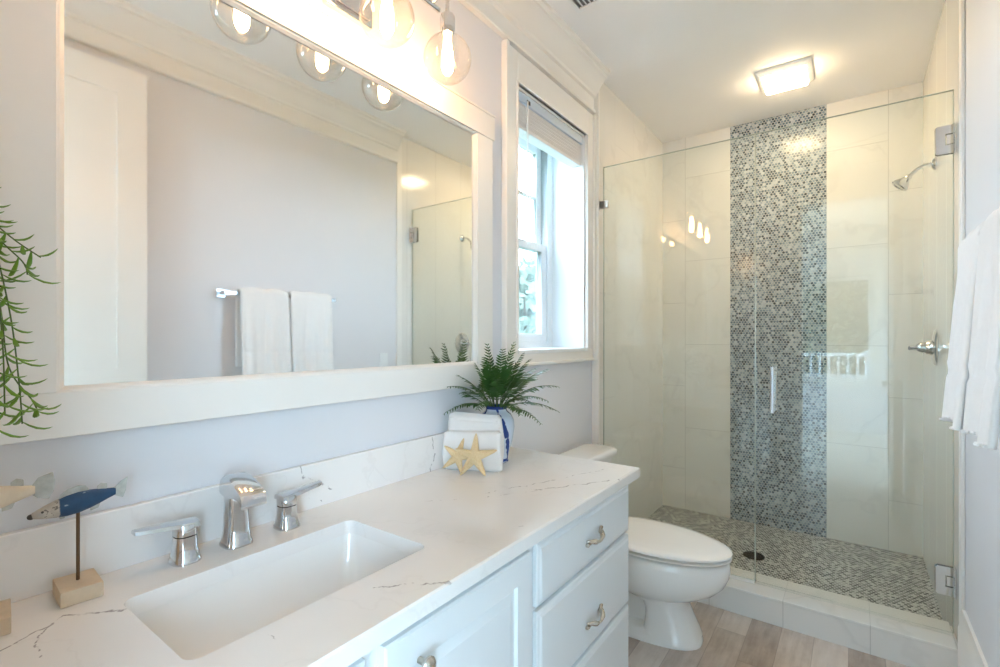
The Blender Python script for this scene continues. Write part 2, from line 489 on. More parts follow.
# crown moulding: profile of (distance from wall, height below ceiling)
CP = [(0, .210), (.022, .210), (.026, .203), (.024, .194), (.014, .188), (.014, .125), (.026, .118), (.030, .106), (.040, .096),
      (.052, .075), (.070, .052), (.084, .038), (.092, .034), (.094, .022), (.108, .016), (.110, 0), (0, 0)]
struct('trim_crown_left', MB().prism([(d, ZC - h) for d, h in CP], 'y', -.06, YT - .012), 'trim', smooth=25)
struct('trim_crown_right', MB().prism([(WX - d, ZC - h) for d, h in CP], 'y', -.06, 2.395), 'trim', smooth=25)
BP = [(0, 0), (.018, 0), (.018, .115), (.014, .128), (.010, .134), (.008, .15), (0, .15)]
struct('baseboard_right', MB().prism([(WX - d * 1.15, z * 1.95) for d, z in BP], 'y', .86, 2.395), 'trim', smooth=25)
struct('baseboard_left', MB().prism([(d, z) for d, z in BP], 'y', 1.70, YT - .012), 'trim', smooth=25)

# shower curb
cb = struct('shower_curb', MB().box((0.0, YC0, 0), (WX, YC1, .106)), 'curb')
struct('curb_cap', MB().box((XS + .012, YC0 - .004, .106), (WX - .012, YC1 + .004, .1188)), 'curb', cb, bevel=.004)

# ------------------------------------------------------------------ window_1 on the left wall
w1 = structure_root('window_1', (0, (wy0 + wy1) / 2, wz0))
def casing(y0, y1, z0, z1):
    m = MB().box((0, y0, z0), (.016, y1, z1)); return m
m = MB().box((0, 1.655, 1.215), (.016, wy0, 2.521)).box((0, 1.650, 1.145), (.030, 1.672, 2.521)).box((0, wy0 - .014, 1.215), (.022, wy0, 2.385))
struct('casing', m, 'trim', w1, bevel=.004)
m = MB().box((0, wy1, 1.215), (.016, 2.520, 2.521)).box((0, 2.503, 1.145), (.030, 2.523, 2.521)).box((0, wy1, 1.215), (.022, wy1 + .014, 2.385))
struct('casing', m, 'trim', w1, bevel=.004)
struct('head_casing', MB().box((0, wy0, 2.385), (.016, wy1, 2.521)).box((0, wy0 - .014, 2.385), (.022, wy1 + .014, 2.399)), 'trim', w1, bevel=.003)
struct('apron', MB().box((0, 1.672, 1.145), (.016, 2.503, 1.215)).box((0, 1.655, 1.145), (.026, 2.52, 1.160)), 'trim', w1, bevel=.004)
struct('stool', MB().box((-.20, wy0, 1.200), (.020, wy1, 1.218)), 'sash', w1, bevel=.003)
t = .012
struct('jamb', MB().box((-.20, wy0, wz0), (0.002, wy0 + t, wz1)).box((-.20, wy1 - t, wz0), (.002, wy1, wz1)).box((-.20, wy0, wz1 - t), (.002, wy1, wz1)), 'sash', w1)
# vinyl frame and sashes
fy0, fy1, fz0, fz1 = wy0 + t, wy1 - t, 1.219, wz1 - t
def ring(x0, x1, y0, y1, z0, z1, a, b, c):
    """rectangular frame: side width a, bottom b, top c"""
    return (MB().box((x0, y0, z0), (x1, y0 + a, z1)).box((x0, y1 - a, z0), (x1, y1, z1))
            .box((x0, y0 + a, z0), (x1, y1 - a, z0 + b)).box((x0, y0 + a, z1 - c), (x1, y1 - a, z1)))
struct('window_frame', ring(-.275, -.195, fy0, fy1, fz0, fz1, .052, .03, .03), 'sash', w1, bevel=.003)
sy0, sy1 = fy0 + .052, fy1 - .052
lo = struct('lower_sash', ring(-.235, -.205, sy0, sy1, fz0 + .03, 1.79, .05, .045, .04), 'sash', w1, bevel=.003)
struct('pane', MB().box((-.222, sy0 + .05, 1.294), (-.217, sy1 - .05, 1.75)), 'pane', lo)
up = struct('upper_sash', ring(-.27, -.24, sy0, sy1, 1.755, fz1 - .03, .05, .04, .04)
            .box((-.262, (sy0 + sy1) / 2 - .009, 1.79), (-.246, (sy0 + sy1) / 2 + .009, 2.31))
            .box((-.262, sy0 + .05, 2.044), (-.246, sy1 - .05, 2.062)), 'sash', w1, bevel=.002)
struct('pane', MB().box((-.2565, sy0 + .05, 1.795), (-.2515, sy1 - .05, fz1 - .07)), 'pane', up)
def screen_mat():
    g = G('insect_screen_mesh')
    tr = g.n('ShaderNodeBsdfTransparent'); df = g.n('ShaderNodeBsdfDiffuse')
    df.inputs[0].default_value = (.30, .33, .33, 1)
    mx = g.n('ShaderNodeMixShader')
    k = g.f('MULTIPLY_ADD', g.noise(g.pos(), 160, 2), .18, .28)
    g.lk(k, mx.inputs[0]); g.lk(tr.outputs[0], mx.inputs[1]); g.lk(df.outputs[0], mx.inputs[2])
    g.lk(mx.outputs[0], g.out.inputs[0]); return g.m
M['screen'] = screen_mat()
struct('insect_screen', MB().box((-.270, sy0, fz0 + .03), (-.268, sy1, 1.755)), 'screen', w1)

# raised blind at the head of the window
bl = thing('window_blind', 'raised white slatted blind bunched at the top of the window', 'blind', (-.04, (wy0 + wy1) / 2, 2.21))
by0, by1 = wy0 + t + .004, wy1 - t - .004
obj('headrail', MB().box((-.075, by0, 2.330), (-.002, by1, 2.3722)), 'blindhead', bl, bevel=.003)
m = MB()
for k in range(17):
    z = 2.236 + k * .0056
    m.box((-.070 - .001 * (k % 2), by0 + .004, z), (-.014 + .0015 * (k % 3), by1 - .004, z + .0036))
obj('slat_stack', m, 'blind', bl)
obj('bottom_rail', MB().box((-.070, by0 + .004, 2.214), (-.012, by1 - .004, 2.233)), 'blind', bl, bevel=.004)
obj('tilt_wand', MB().tube([(.002, 1.853, 2.345), (.002, 1.853, 2.2), (.002, 1.853, 1.70)], .0036, 8), 'sash', bl, smooth=40)
obj('bracket', MB().box((-.004, 1.852, 2.335), (.001, 1.878, 2.352)), 'black', bl)

# ------------------------------------------------------------------ vanity
root = thing('sink_base_cabinet', 'white painted vanity cabinet with two panel doors below the sink', 'cabinet', (.29, .53, 0))
def carcass(y0, y1, front=.555):
    m = MB()
    m.box((.02, y0, .10), (front - .02, y0 + .016, .777)).box((.02, y1 - .016, .10), (front - .02, y1, .777))
    m.box((.02, y0 + .016, .10), (front - .02, y1 - .016, .116)).box((.02, y0 + .016, .116), (.03, y1 - .016, .777))
    m.box((.06, y0, 0), (front - .07, y1, .10))
    return m
def faceframe(y0, y1, rails, st=.036, front=.555):
    m = MB().box((front - .02, y0, .10), (front, y0 + st, .777)).box((front - .02, y1 - st, .10), (front, y1, .777))
    for z0, z1 in rails: m.box((front - .02, y0 + st, z0), (front, y1 - st, z1))
    return m
obj('carcass', carcass(-.055, .998), 'cab', root)
m = faceframe(-.055, .998, [(.10, .14), (.745, .777)], .11)
m.box((.535, .49, .14), (.555, .55, .745))
obj('face_frame', m, 'cab', root)
def panel_door(y0, y1, z0, z1, x=.556):
    """raised-panel door: outer frame, chamfered recess, bevelled field"""
    def L(d, xx): return [(xx, y0 + d, z0 + d), (xx, y1 - d, z0 + d), (xx, y1 - d, z1 - d), (xx, y0 + d, z1 - d)]
    return MB().loft([L(0, x), L(0, x + .015), L(.004, x + .019), L(.060, x + .019), L(.064, x + .011), L(.070, x + .011),
                      L(.090, x + .017), L(.094, x + .017)], True, True)
def knob(y, z, parent):
    obj('knob', MB().lathe([(.006, .575), (.0055, .585), (.009, .591), (.0145, .596), (.0150, .601), (.011, .606), (.004, .608), (1e-5, .608)], (0, y, z), 20, 'x'),
        'nickel', parent, smooth=40)
for y0, y1, ky in ((.535, .985, .612), (.055, .497, .425)):
    d = obj('door', panel_door(y0, y1, .125, .760), 'cab', root)
    knob(ky, .700, d)

root = thing('drawer_cabinet', 'white vanity drawer unit with three slab drawers beside the toilet', 'cabinet', (.29, 1.32, 0))
obj('carcass', carcass(1.0, 1.622), 'cab', root)
obj('face_frame', faceframe(1.0, 1.622, [(.10, .125), (.345, .362), (.588, .606), (.755, .777)], .022), 'cab', root)
def slab(y0, y1, z0, z1, x=.556):
    def L(d, xx): return [(xx, y0 + d, z0 + d), (xx, y1 - d, z0 + d), (xx, y1 - d, z1 - d), (xx, y0 + d, z1 - d)]
    return MB().loft([L(0, x), L(0, x + .010), L(.004, x + .013), L(.010, x + .014), L(.016, x + .018), L(.02, x + .018)], True, True)
def pull(yc, z, parent):
    """arched leaf-ended drawer pull"""
    pts, rs = [], []
    n = 18
    for k in range(n + 1):
        a = -1 + 2 * k / n
        x = .574 + .021 * (1 - abs(a) ** 2.6) + .002
        pts.append((x, yc + a * .047, z - .004 * cos(a * pi) + .010 * (a if a > 0 else 0) ** 2))
        rs.append(.0042 + .0034 * abs(sin(a * pi)) ** 2 * (1 if abs(a) > .4 else .4) - (.0018 if abs(a) > .95 else 0))
    m = MB().tube(pts, rs, 10)
    for sgn, lean in ((-1, -.006), (1, .012)):
        y = yc + sgn * .045
        m.tube([(.573, y, z + lean - .002), (.577, y + sgn * .002, z + lean * 1.3), (.580, y - sgn * .010, z + lean * .6), (.588, y - sgn * .018, z)], [.007, .0085, .006, .002], 8, .7)
    obj('pull', m, 'nickel', parent, smooth=50)
for z0, z1 in ((.607, .765), (.361, .595), (.125, .349)):
    d = obj('drawer_front', slab(1.018, 1.618, z0, z1), 'cab', root)
    pull(1.325, (z0 + z1) / 2 + (-.006 if z1 > .7 else -.035 if z1 > .5 else 0), d)

# worktop with the sink cut-out
X1, Y0, Y1, ZT, ZU = .584, -.058, 1.686, .8116, .778
hole = rrect(.165, .293, .44, .772, .022, 6)
e = .004
outer0 = [(0.002, Y0), (X1, Y0), (X1, Y1), (0.002, Y1)]
outer1 = [(0.002, Y0), (X1 - e, Y0), (X1 - e, Y1 - e), (0.002, Y1 - e)]
m = MB()
def ringfill(m, outer, inner, z, flip):
    pts = [Vector((*p, z)) for p in outer] + [Vector((*p, z)) for p in inner]
    tris = tessellate_polygon([[Vector((*p, z)) for p in outer], [Vector((*p, z)) for p in inner]])
    m.add(pts, [tuple(t) for t in tris])
ringfill(m, outer1, hole, ZT, False)
m.loft([[(*p, ZT) for p in outer1], [(*p, ZT - e) for p in outer0], [(*p, ZU) for p in outer0]], False, False)
m.loft([[(*p, ZT) for p in hole], [(*p, ZU) for p in hole]], False, False)
ringfill(m, outer0, hole, ZU, True)
tag(obj('countertop', m, 'quartz'), 'white quartz vanity countertop with thin grey veins', 'countertop')
tag(obj('backsplash', MB().box((.002, Y0, ZT), (.020, 1.680, .932)), 'quartz', bevel=.002), 'low white veined stone backsplash running along the wall behind the faucet', 'backsplash')

# undermount sink
sk = thing('sink', 'white rectangular undermount sink sunk into the quartz counter', 'sink', (.30, .53, .65))
loops = []
for d, z, r in ((-.022, .7775, .03), (-.004, .7775, .026), (-.003, .772, .026), (.004, .73, .03), (.016, .675, .04), (.045, .655, .05), (.10, .650, .03)):
    loops.append([(*p, z) for p in rrect(.165 + d, .293 + d, .44 - d, .772 - d, r, 6)])
m = MB().loft(loops, False, True)
b = obj('basin', m, 'porcelain', sk, smooth=50)
sm = b.modifiers.new('solid', 'SOLIDIFY'); sm.thickness = .009; sm.offset = -1
obj('drain', MB().lathe([(.024, .6505), (.024, .653), (.019, .6545), (1e-5, .6535)], (.30, .53, 0), 24), 'chrome', sk, smooth=40)

# faucet: spout and two lever handles
fa = thing('faucet', 'chrome widespread faucet with flat arched spout and two lever handles', 'faucet', (.08, .53, ZT))
def se(cx, cy, a, b, z, n=28, p=3.2):
    L = []
    for k in range(n):
        t_ = 2 * pi * k / n; c, s_ = cos(t_), sin(t_)
        L.append((cx + a * math.copysign(abs(c) ** (2 / p), c), cy + b * math.copysign(abs(s_) ** (2 / p), s_), z))
    return L
m = MB()
col = [(.0, .033, .030), (.004, .033, .030), (.012, .0295, .0265), (.03, .0255, .024), (.05, .0242, .023), (.10, .0235, .0225), (.118, .0235, .0225)]
m.loft([se(.080, .53, a, b_, ZT + z) for z, a, b_ in col])
obj('spout_column', m, 'chrome', fa, smooth=40)
m = MB()
# arched flat spout: sections across y swept along x
prof = [(.052, .928, .945), (.056, .925, .957), (.066, .922, .9655), (.082, .919, .968), (.100, .921, .9645), (.122, .925, .956), (.142, .925, .9465), (.152, .917, .940), (.158, .911, .932), (.160, .9095, .920)]
loops = []
for x, z0, z1 in prof:
    w_ = .0235 + (.0035 * min(1, max(0, (x - .09) / .06)))
    c_ = .003 if z1 - z0 > .008 else .001
    loops.append([(x, .53 - w_, z0), (x, .53 + w_, z0), (x, .53 + w_, z1 - c_), (x, .53 + w_ - .006, z1), (x, .53 - w_ + .006, z1), (x, .53 - w_, z1 - c_)])
m.loft(loops)
obj('spout', m, 'chrome', fa, smooth=30)
for y, sgn in ((.427, -1), (.650, 1)):
    m = MB()
    hc = [(0, .031, .027), (.004, .031, .027), (.012, .0275, .024), (.03, .0235, .0215), (.053, .0225, .021)]
    m.loft([se(.080, y, a, b_, ZT + z, p=2.7) for z, a, b_ in hc])
    hb = obj('handle_base', m, 'chrome', fa, smooth=40)
    m = MB()
    m.loft([se(.080, y, a, b_, ZT + z, p=2.7) for z, a, b_ in ((.054, .0215, .020), (.055, .0225, .021), (.071, .0225, .021), (.077, .021, .0195))])
    loops = []
    for k in range(11):
        f = k / 10; yy = y + sgn * (-.020 + .110 * f)
        w_ = .0215 * (1 - .45 * f) if k < 10 else .009
        zc = ZT + .076 + .010 * f; th = .0065 * (1 - .35 * f)
        loops.append([(.08 - w_, yy, zc - th), (.08 + w_, yy, zc - th), (.08 + w_ * .92, yy, zc + th * .4), (.08 + w_ * .5, yy, zc + th), (.08 - w_ * .5, yy, zc + th), (.08 - w_ * .92, yy, zc + th * .4)])
    m.loft(loops)
    obj('lever', m, 'chrome', hb, smooth=35)

# ------------------------------------------------------------------ mirror
mi = thing('mirror', 'wide wall mirror in a flat white wooden frame above the counter', 'mirror', (0, .845, 1.09))
gy0, gy1, gz0, gz1 = .249, 1.440, 1.183, 2.050
obj('mirror_glass', MB().box((.002, gy0 - .02, gz0 - .02), (.018, gy1 + .02, gz1 + .02)), 'mirror', mi)
obj('bottom_rail', MB().box((.002, .147, 1.090), (.034, 1.547, gz0 - .010)), 'trim', mi, bevel=.002)
obj('top_rail', MB().box((.002, .136, gz1 + .010), (.037, 1.558, 2.152)).box((.002, .130, 2.152), (.040, 1.564, 2.160)), 'trim', mi, bevel=.002)
obj('stile', MB().box((.002, .147, gz0 - .010), (.034, gy0 - .012, gz1 + .010)), 'trim', mi, bevel=.002)
obj('stile', MB().box((.002, gy1 + .012, gz0 - .010), (.034, 1.547, gz1 + .010)), 'trim', mi, bevel=.002)
def rl_(y0, y1, z0, z1, x): return [(x, y0, z0), (x, y1, z0), (x, y1, z1), (x, y0, z1)]
m = MB().loft([rl_(gy0 - .0125, gy1 + .0125, gz0 - .0105, gz1 + .0105, .0182), rl_(gy0 - .0125, gy1 + .0125, gz0 - .0105, gz1 + .0105, .030), rl_(gy0 - .008, gy1 + .008, gz0 - .006, gz1 + .006, .029),
               rl_(gy0, gy1, gz0, gz1, .021), rl_(gy0, gy1, gz0, gz1, .0182)], False, False)
obj('inner_bead', m, 'trim', mi)

# ------------------------------------------------------------------ vanity light: three clear globes
vl = thing('vanity_light', 'chrome three globe vanity light with glowing bulbs above the mirror', 'wall light', (.0, .88, 2.19))
obj('back_plate', MB().box((.0, .80, 2.205), (.022, .960, 2.335)).box((.022, .815, 2.22), (.030, .945, 2.32)), 'chrome', vl, bevel=.004)
obj('bar', MB().tube([(.10, .60, 2.345), (.10, 1.165, 2.345)], .009, 12).tube([(.024, .88, 2.29), (.06, .88, 2.32), (.10, .88, 2.345)], .011, 12), 'chrome', vl, smooth=40)
GX, GZ, GR = .168, 2.148, .075
for y in (.645, .889, 1.133):
    m = MB()
    m.tube([(.10, y, 2.345), (.12, y, 2.362), (.15, y, 2.36), (GX, y, 2.335), (GX, y, 2.285)], .006, 10)
    m.lathe([(.010, 2.290), (.021, 2.284), (.024, 2.275), (.024, 2.238), (.021, 2.226), (.014, 2.222)], (GX, y, 0), 24)
    arm = obj('arm', m, 'chrome', vl, smooth=40)
    prof = [(.0255, GZ + .0705)]
    for k in range(1, 25):
        a = .345 + (pi - .345) * k / 24
        prof.append((max(1e-5, GR * sin(a)), GZ + GR * cos(a)))
    gl = obj('globe', MB().lathe(prof, (GX, y, 0), 40), 'globe', arm, smooth=60)
    gl.modifiers.new('solid', 'SOLIDIFY').thickness = .0018
    bp = [(1e-5, GZ - .050), (.008, GZ - .0485), (.0145, GZ - .042), (.0185, GZ - .030), (.0190, GZ - .015), (.0175, GZ + .015), (.0130, GZ + .040), (.0120, GZ + .058), (.0120, GZ + .074)]
    obj('bulb', MB().lathe(bp, (GX, y, 0), 18), 'bulb', arm, smooth=60)

# ------------------------------------------------------------------ toilet
TY = 2.12
to = thing('toilet', 'white two piece toilet with closed lid between vanity and shower', 'toilet', (.35, TY, 0))
def egg(x0, x1, b, z, n=44, pb=2.6, pf=2.0, mid=.42, y=TY):
    """egg outline: x0 back, x1 front tip, half width b"""
    xc = x0 + (x1 - x0) * mid; L = []
    for k in range(n):
        t_ = 2 * pi * k / n; c, s_ = cos(t_), sin(t_)
        p = pf if c > 0 else pb; a = (x1 - xc) if c > 0 else (xc - x0)
        L.append((xc + a * math.copysign(abs(c) ** (2 / p), c), y + b * math.copysign(abs(s_) ** (2 / p), s_), z))
    return L
m = MB()
m.loft([egg(.12, .690, .128, 0, pf=2.6), egg(.12, .690, .128, .012, pf=2.6), egg(.13, .678, .116, .034, pf=2.6), egg(.20, .668, .100, .046, pf=2.6)], True, True)
m.loft([egg(.46, .684, .117, .02, mid=.5, pb=6, pf=2.6), egg(.47, .672, .108, .05, mid=.5, pb=6, pf=2.6), egg(.475, .652, .103, .09, mid=.5, pb=6, pf=2.5),
        egg(.475, .636, .101, .13, mid=.5, pb=6, pf=2.4), egg(.46, .628, .103, .160, mid=.5, pb=5, pf=2.3), egg(.36, .640, .118, .182, mid=.5, pb=3.6),
        egg(.28, .692, .142, .198, mid=.48), egg(.25, .742, .162, .226), egg(.235, .776, .174, .262), egg(.22, .793, .179, .302),
        egg(.215, .797, .178, .334), egg(.215, .794, .175, .356), egg(.22, .786, .168, .3635)], True, True)
# trapway body behind the column
m.loft([egg(.10, .52, .062, .03, pb=4), egg(.09, .52, .058, .10, pb=4), egg(.07, .50, .066, .17, pb=4), egg(.05, .46, .100, .22, pb=4), egg(.04, .42, .145, .29, pb=4), egg(.035, .42, .160, .3635, pb=4)], True, True)
obj('bowl', m, 'porcelain', to, smooth=50)
m = MB().loft([egg(.30, .735, .115, .3655), egg(.30, .735, .115, .3765), egg(.230, .803, .184, .377), egg(.230, .803, .184, .3815), egg(.238, .793, .175, .3845)])
obj('seat', m, 'seat', to, smooth=50)
m = MB().loft([egg(.30, .735, .115, .3845), egg(.30, .735, .115, .3925), egg(.222, .804, .185, .393), egg(.222, .804, .185, .399), egg(.228, .795, .178, .405), egg(.26, .755, .152, .4095), egg(.33, .65, .09, .4115)])
obj('lid', m, 'seat', to, smooth=50)
for y in (TY - .08, TY + .08): obj('seat_hinge', MB().box((.205, y - .02, .364), (.240, y + .02, .408)), 'seat', to, bevel=.006)
m = MB().loft([[(*p, z) for p in rrect(.035 + d, TY - .232 + d, .208 - d, TY + .232 - d, .035, 6)] for z, d in ((.364, .022), (.38, .012), (.50, .006), (.672, 0))])
obj('tank', m, 'porcelain', to, smooth=40)
m = MB().loft([[(*p, z) for p in rrect(.028 + d, TY - .272 + d, .224 - d, TY + .272 - d, .05, 8)] for z, d in ((.672, .012), (.676, .002), (.690, 0), (.702, .002), (.708, .010), (.710, .022))])
obj('tank_lid', m, 'porcelain', to, smooth=50)
obj('flush_lever', MB().lathe([(.013, .208), (.013, .216), (1e-5, .218)], (0, TY - .17, .62), 16, 'x').tube([(.217, TY - .17, .62), (.226, TY - .15, .618), (.226, TY - .09, .612)], [.006, .007, .006], 8), 'chrome', to, smooth=40)

# ------------------------------------------------------------------ shower: fixed glass, door, fittings
gt, zgb, zgt = .005, .1195, 2.229
fp = thing('shower_glass_panel', 'fixed clear glass shower panel on the curb behind the toilet', 'glass panel', (.44, YG, zgb))
obj('glass', MB().box((.062, YG - gt, zgb + .003), (.821, YG + gt, zgt)), 'glass', fp)
def glass_edge(parent, x0, x1, z0, z1):
    m = MB().box((x0, YG - gt, z0), (x0 + .0022, YG + gt, z1 - .0022)).box((x0, YG - gt, z1 - .0022), (x1, YG + gt, z1)).box((x1 - .0022, YG - gt, z0), (x1, YG + gt, z1 - .0022))
    obj('polished_edge', m, 'edge', parent)
glass_edge(fp, .0597, .8233, zgb + .003, zgt + .0023)
obj('wall_clip', MB().box((XS, YG - .013, 2.000), (.088, YG - .0055, 2.040)).box((XS, YG + .0055, 2.000), (.088, YG + .013, 2.040))
    .box((XS, YG - .013, 2.000), (.060, YG + .013, 2.040)), 'satin', fp, bevel=.0015)
obj('bottom_channel', MB().box((.052, YG - .009, zgb), (.821, YG - .0055, zgb + .012)).box((.052, YG + .0055, zgb), (.821, YG + .009, zgb + .012)), 'trim', fp)
sd = thing('shower_door', 'frameless clear glass shower door hung on two square hinges', 'shower door', (1.16, YG, zgb))
obj('glass', MB().box((.826, YG - gt, zgb + .012), (1.507, YG + gt, zgt)), 'glass', sd)
glass_edge(sd, .8237, 1.5093, zgb + .012, zgt + .0023)
obj('sweep', MB().box((.826, YG - .004, zgb + .001), (1.507, YG + .004, zgb + .0115)), M['pane'], sd)
def hinge(z0, z1):
    xa, xb = 1.455, 1.510; c = .018; zm = (z0 + z1) / 2
    m = MB()
    for ys in (-1, 1):
        poly = [(xa + .006, z0), (xb, z0), (xb, zm - c - .004), (xb - .026, zm - c - .004), (xb - .026, zm + c + .004), (xb, zm + c + .004), (xb, z1), (xa + .006, z1), (xa, z1 - .006), (xa, z0 + .006)]
        m.prism(poly, 'y', YG + ys * .0055, YG + ys * .0125)
    m.box((xb - .022, YG - .011, zm - c), (WX - .013, YG + .011, zm + c))
    m.box((WX - .013, YG - .028, z0), (WX - .0045, YG + .028, z1))
    h = obj('hinge', m, 'chrome', sd, bevel=.0012)
hinge(1.985, 2.095); hinge(.275, .385)
hx = .898
m = MB()
for ys in (-1, 1):
    y = YG + ys * .045
    m.tube([(hx, YG + ys * .0055, .955), (hx, y - ys * .012, .955), (hx, y - ys * .003, .952), (hx, y, .942), (hx, y, .935)], .0095, 14)
    m.tube([(hx, YG + ys * .0055, 1.118), (hx, y - ys * .012, 1.118), (hx, y - ys * .003, 1.121), (hx, y, 1.131), (hx, y, 1.138)], .0095, 14)
    m.tube([(hx, y, .932), (hx, y, 1.141)], .0095, 14)
obj('pull_handle', m, 'chrome', sd, smooth=40)

sh = thing('showerhead', 'small chrome shower head on a bent arm from the right tiled wall', 'shower head', (WX - .004, 3.125, 2.105))
obj('flange', MB().lathe([(.030, WX - .0045), (.030, WX - .010), (.022, WX - .018), (.012, WX - .022)], (0, 3.125, 2.112), 28, 'x'), 'chrome', sh, smooth=40)
obj('arm', MB().tube([(WX - .006, 3.125, 2.112), (1.485, 3.125, 2.113), (1.465, 3.125, 2.108), (1.445, 3.125, 2.096), (1.425, 3.125, 2.077), (1.418, 3.125, 2.070)], .0085, 12), 'chrome', sh, smooth=40)
hd = MB().lathe([(.011, .0), (.014, -.006), (.013, -.016), (.018, -.022), (.030, -.040), (.037, -.052), (.038, -.062), (.034, -.066), (.026, -.066), (.024, -.063), (1e-5, -.063)], (0, 0, 0), 28)
mt = Matrix.Translation((1.420, 3.125, 2.072)) @ Matrix.Rotation(radians(42), 4, 'Y')
obj('spray_head', MB().merge(hd, mt), 'chrome', sh, smooth=40)

sv = thing('shower_valve', 'round chrome shower valve with lever on the right shower wall', 'shower valve', (WX - .004, 3.125, 1.225))
obj('escutcheon', MB().lathe([(.088, WX - .0045), (.088, WX - .008), (.080, WX - .014), (.040, WX - .020), (.034, WX - .028), (.030, WX - .045), (1e-5, WX - .046)], (0, 3.125, 1.225), 40, 'x'), 'chrome', sv, smooth=40)
obj('lever', MB().lathe([(.026, WX - .045), (.026, WX - .060), (.020, WX - .072), (.012, WX - .078), (1e-5, WX - .079)], (0, 3.125, 1.225), 24, 'x')
    .tube([(WX - .065, 3.125, 1.225), (WX - .085, 3.115, 1.222), (WX - .105, 3.105, 1.222)], [.012, .009, .011], 10), 'chrome', sv, smooth=40)

dr = thing('shower_drain', 'dark round drain grate set in the pebble shower floor', 'drain', (.73, 3.13, .012))
obj('rim', MB().lathe([(.056, .0125), (.056, .016), (.049, .0165), (.049, .0125)], (.73, 3.13, 0), 36), 'drain', dr, smooth=30)
m = MB().lathe([(.049, .0125), (.049, .0135), (1e-5, .0135)], (.73, 3.13, 0), 36)
for k in range(-4, 5):
    l_ = sqrt(.047 ** 2 - (k * .0105) ** 2)
    m.box((.73 + k * .0105 - .0028, 3.13 - l_, .0135), (.73 + k * .0105 + .0028, 3.13 + l_, .0158))
obj('grate', m, 'drain', dr)

# ------------------------------------------------------------------ ceiling fixtures
cl = thing('ceiling_light', 'square white ceiling light with glowing lens over the shower', 'ceiling light', (.885, 3.15, ZC))
def frust(x0, y0, x1, y1, z0, d, z1):
    return [[(x0, y0, z0), (x1, y0, z0), (x1, y1, z0), (x0, y1, z0)], [(x0 + d, y0 + d, z1), (x1 - d, y0 + d, z1), (x1 - d, y1 - d, z1), (x0 + d, y1 - d, z1)]]
A, B = frust(.755, 3.005, 1.015, 3.265, ZC - .0005, .0, ZC - .012)
C_ = frust(.755, 3.005, 1.015, 3.265, 0, .022, ZC - .030)[1]
D_ = frust(.755, 3.005, 1.015, 3.265, 0, .026, ZC - .030)[1]
E_ = frust(.755, 3.005, 1.015, 3.265, 0, .026, ZC - .024)[1]
obj('housing', MB().loft([A, B, C_, D_, E_]), 'sash', cl)
obj('lens', MB().loft([frust(.755, 3.005, 1.015, 3.265, 0, .027, ZC - .026)[1], frust(.755, 3.005, 1.015, 3.265, 0, .028, ZC - .044)[1], frust(.755, 3.005, 1.015, 3.265, 0, .040, ZC - .050)[1]]), 'lens', cl)

cv = thing('ceiling_vent', 'small slotted air vent in the white ceiling at the top edge', 'vent', (.24, 1.80, ZC))
vx0, vx1, vy0, vy1 = .19, .37, 1.62, 1.975
m = (MB().box((vx0, vy0, ZC - .010), (vx0 + .022, vy1, ZC - .0005)).box((vx1 - .022, vy0, ZC - .010), (vx1, vy1, ZC - .0005))
     .box((vx0 + .022, vy0, ZC - .010), (vx1 - .022, vy0 + .022, ZC - .0005)).box((vx0 + .022, vy1 - .022, ZC - .010), (vx1 - .022, vy1, ZC - .0005)))
obj('vent_frame', m, 'sash', cv, bevel=.002)
obj('vent_shade', MB().box((vx0 + .02, vy0 + .02, ZC - .002), (vx1 - .02, vy1 - .02, ZC - .0008)), 'ventshade', cv)  # flat dark plate standing in for the shade behind the louvers
for k in range(7):
    x = vx0 + .032 + k * .0195
    obj('louver', MB().loft([[(x, vy0 + .022, ZC - .002), (x + .010, vy0 + .022, ZC - .009), (x + .012, vy0 + .022, ZC - .009), (x + .002, vy0 + .022, ZC - .002)],
                             [(x, vy1 - .022, ZC - .002), (x + .010, vy1 - .022, ZC - .009), (x + .012, vy1 - .022, ZC - .009), (x + .002, vy1 - .022, ZC - .002)]]), 'blind', cv)

# ------------------------------------------------------------------ right wall: towel bar, towels, outlet, open door
BZ, BX = 1.506, 1.457
tb = thing('towel_bar', 'chrome towel bar with square posts on the right wall', 'towel bar', (WX, 1.51, 1.50))
obj('bar', MB().box((BX - .006, 1.185, BZ - .008), (BX + .006, 1.835, BZ + .008)), 'chrome', tb, bevel=.002)
for y in (1.190, 1.830):
    obj('post', MB().box((WX - .008, y - .022, BZ - .022), (WX - .0005, y + .022, BZ + .022)).box((BX - .012, y - .012, BZ - .012), (WX - .008, y + .012, BZ + .012)), 'chrome', tb, bevel=.003)

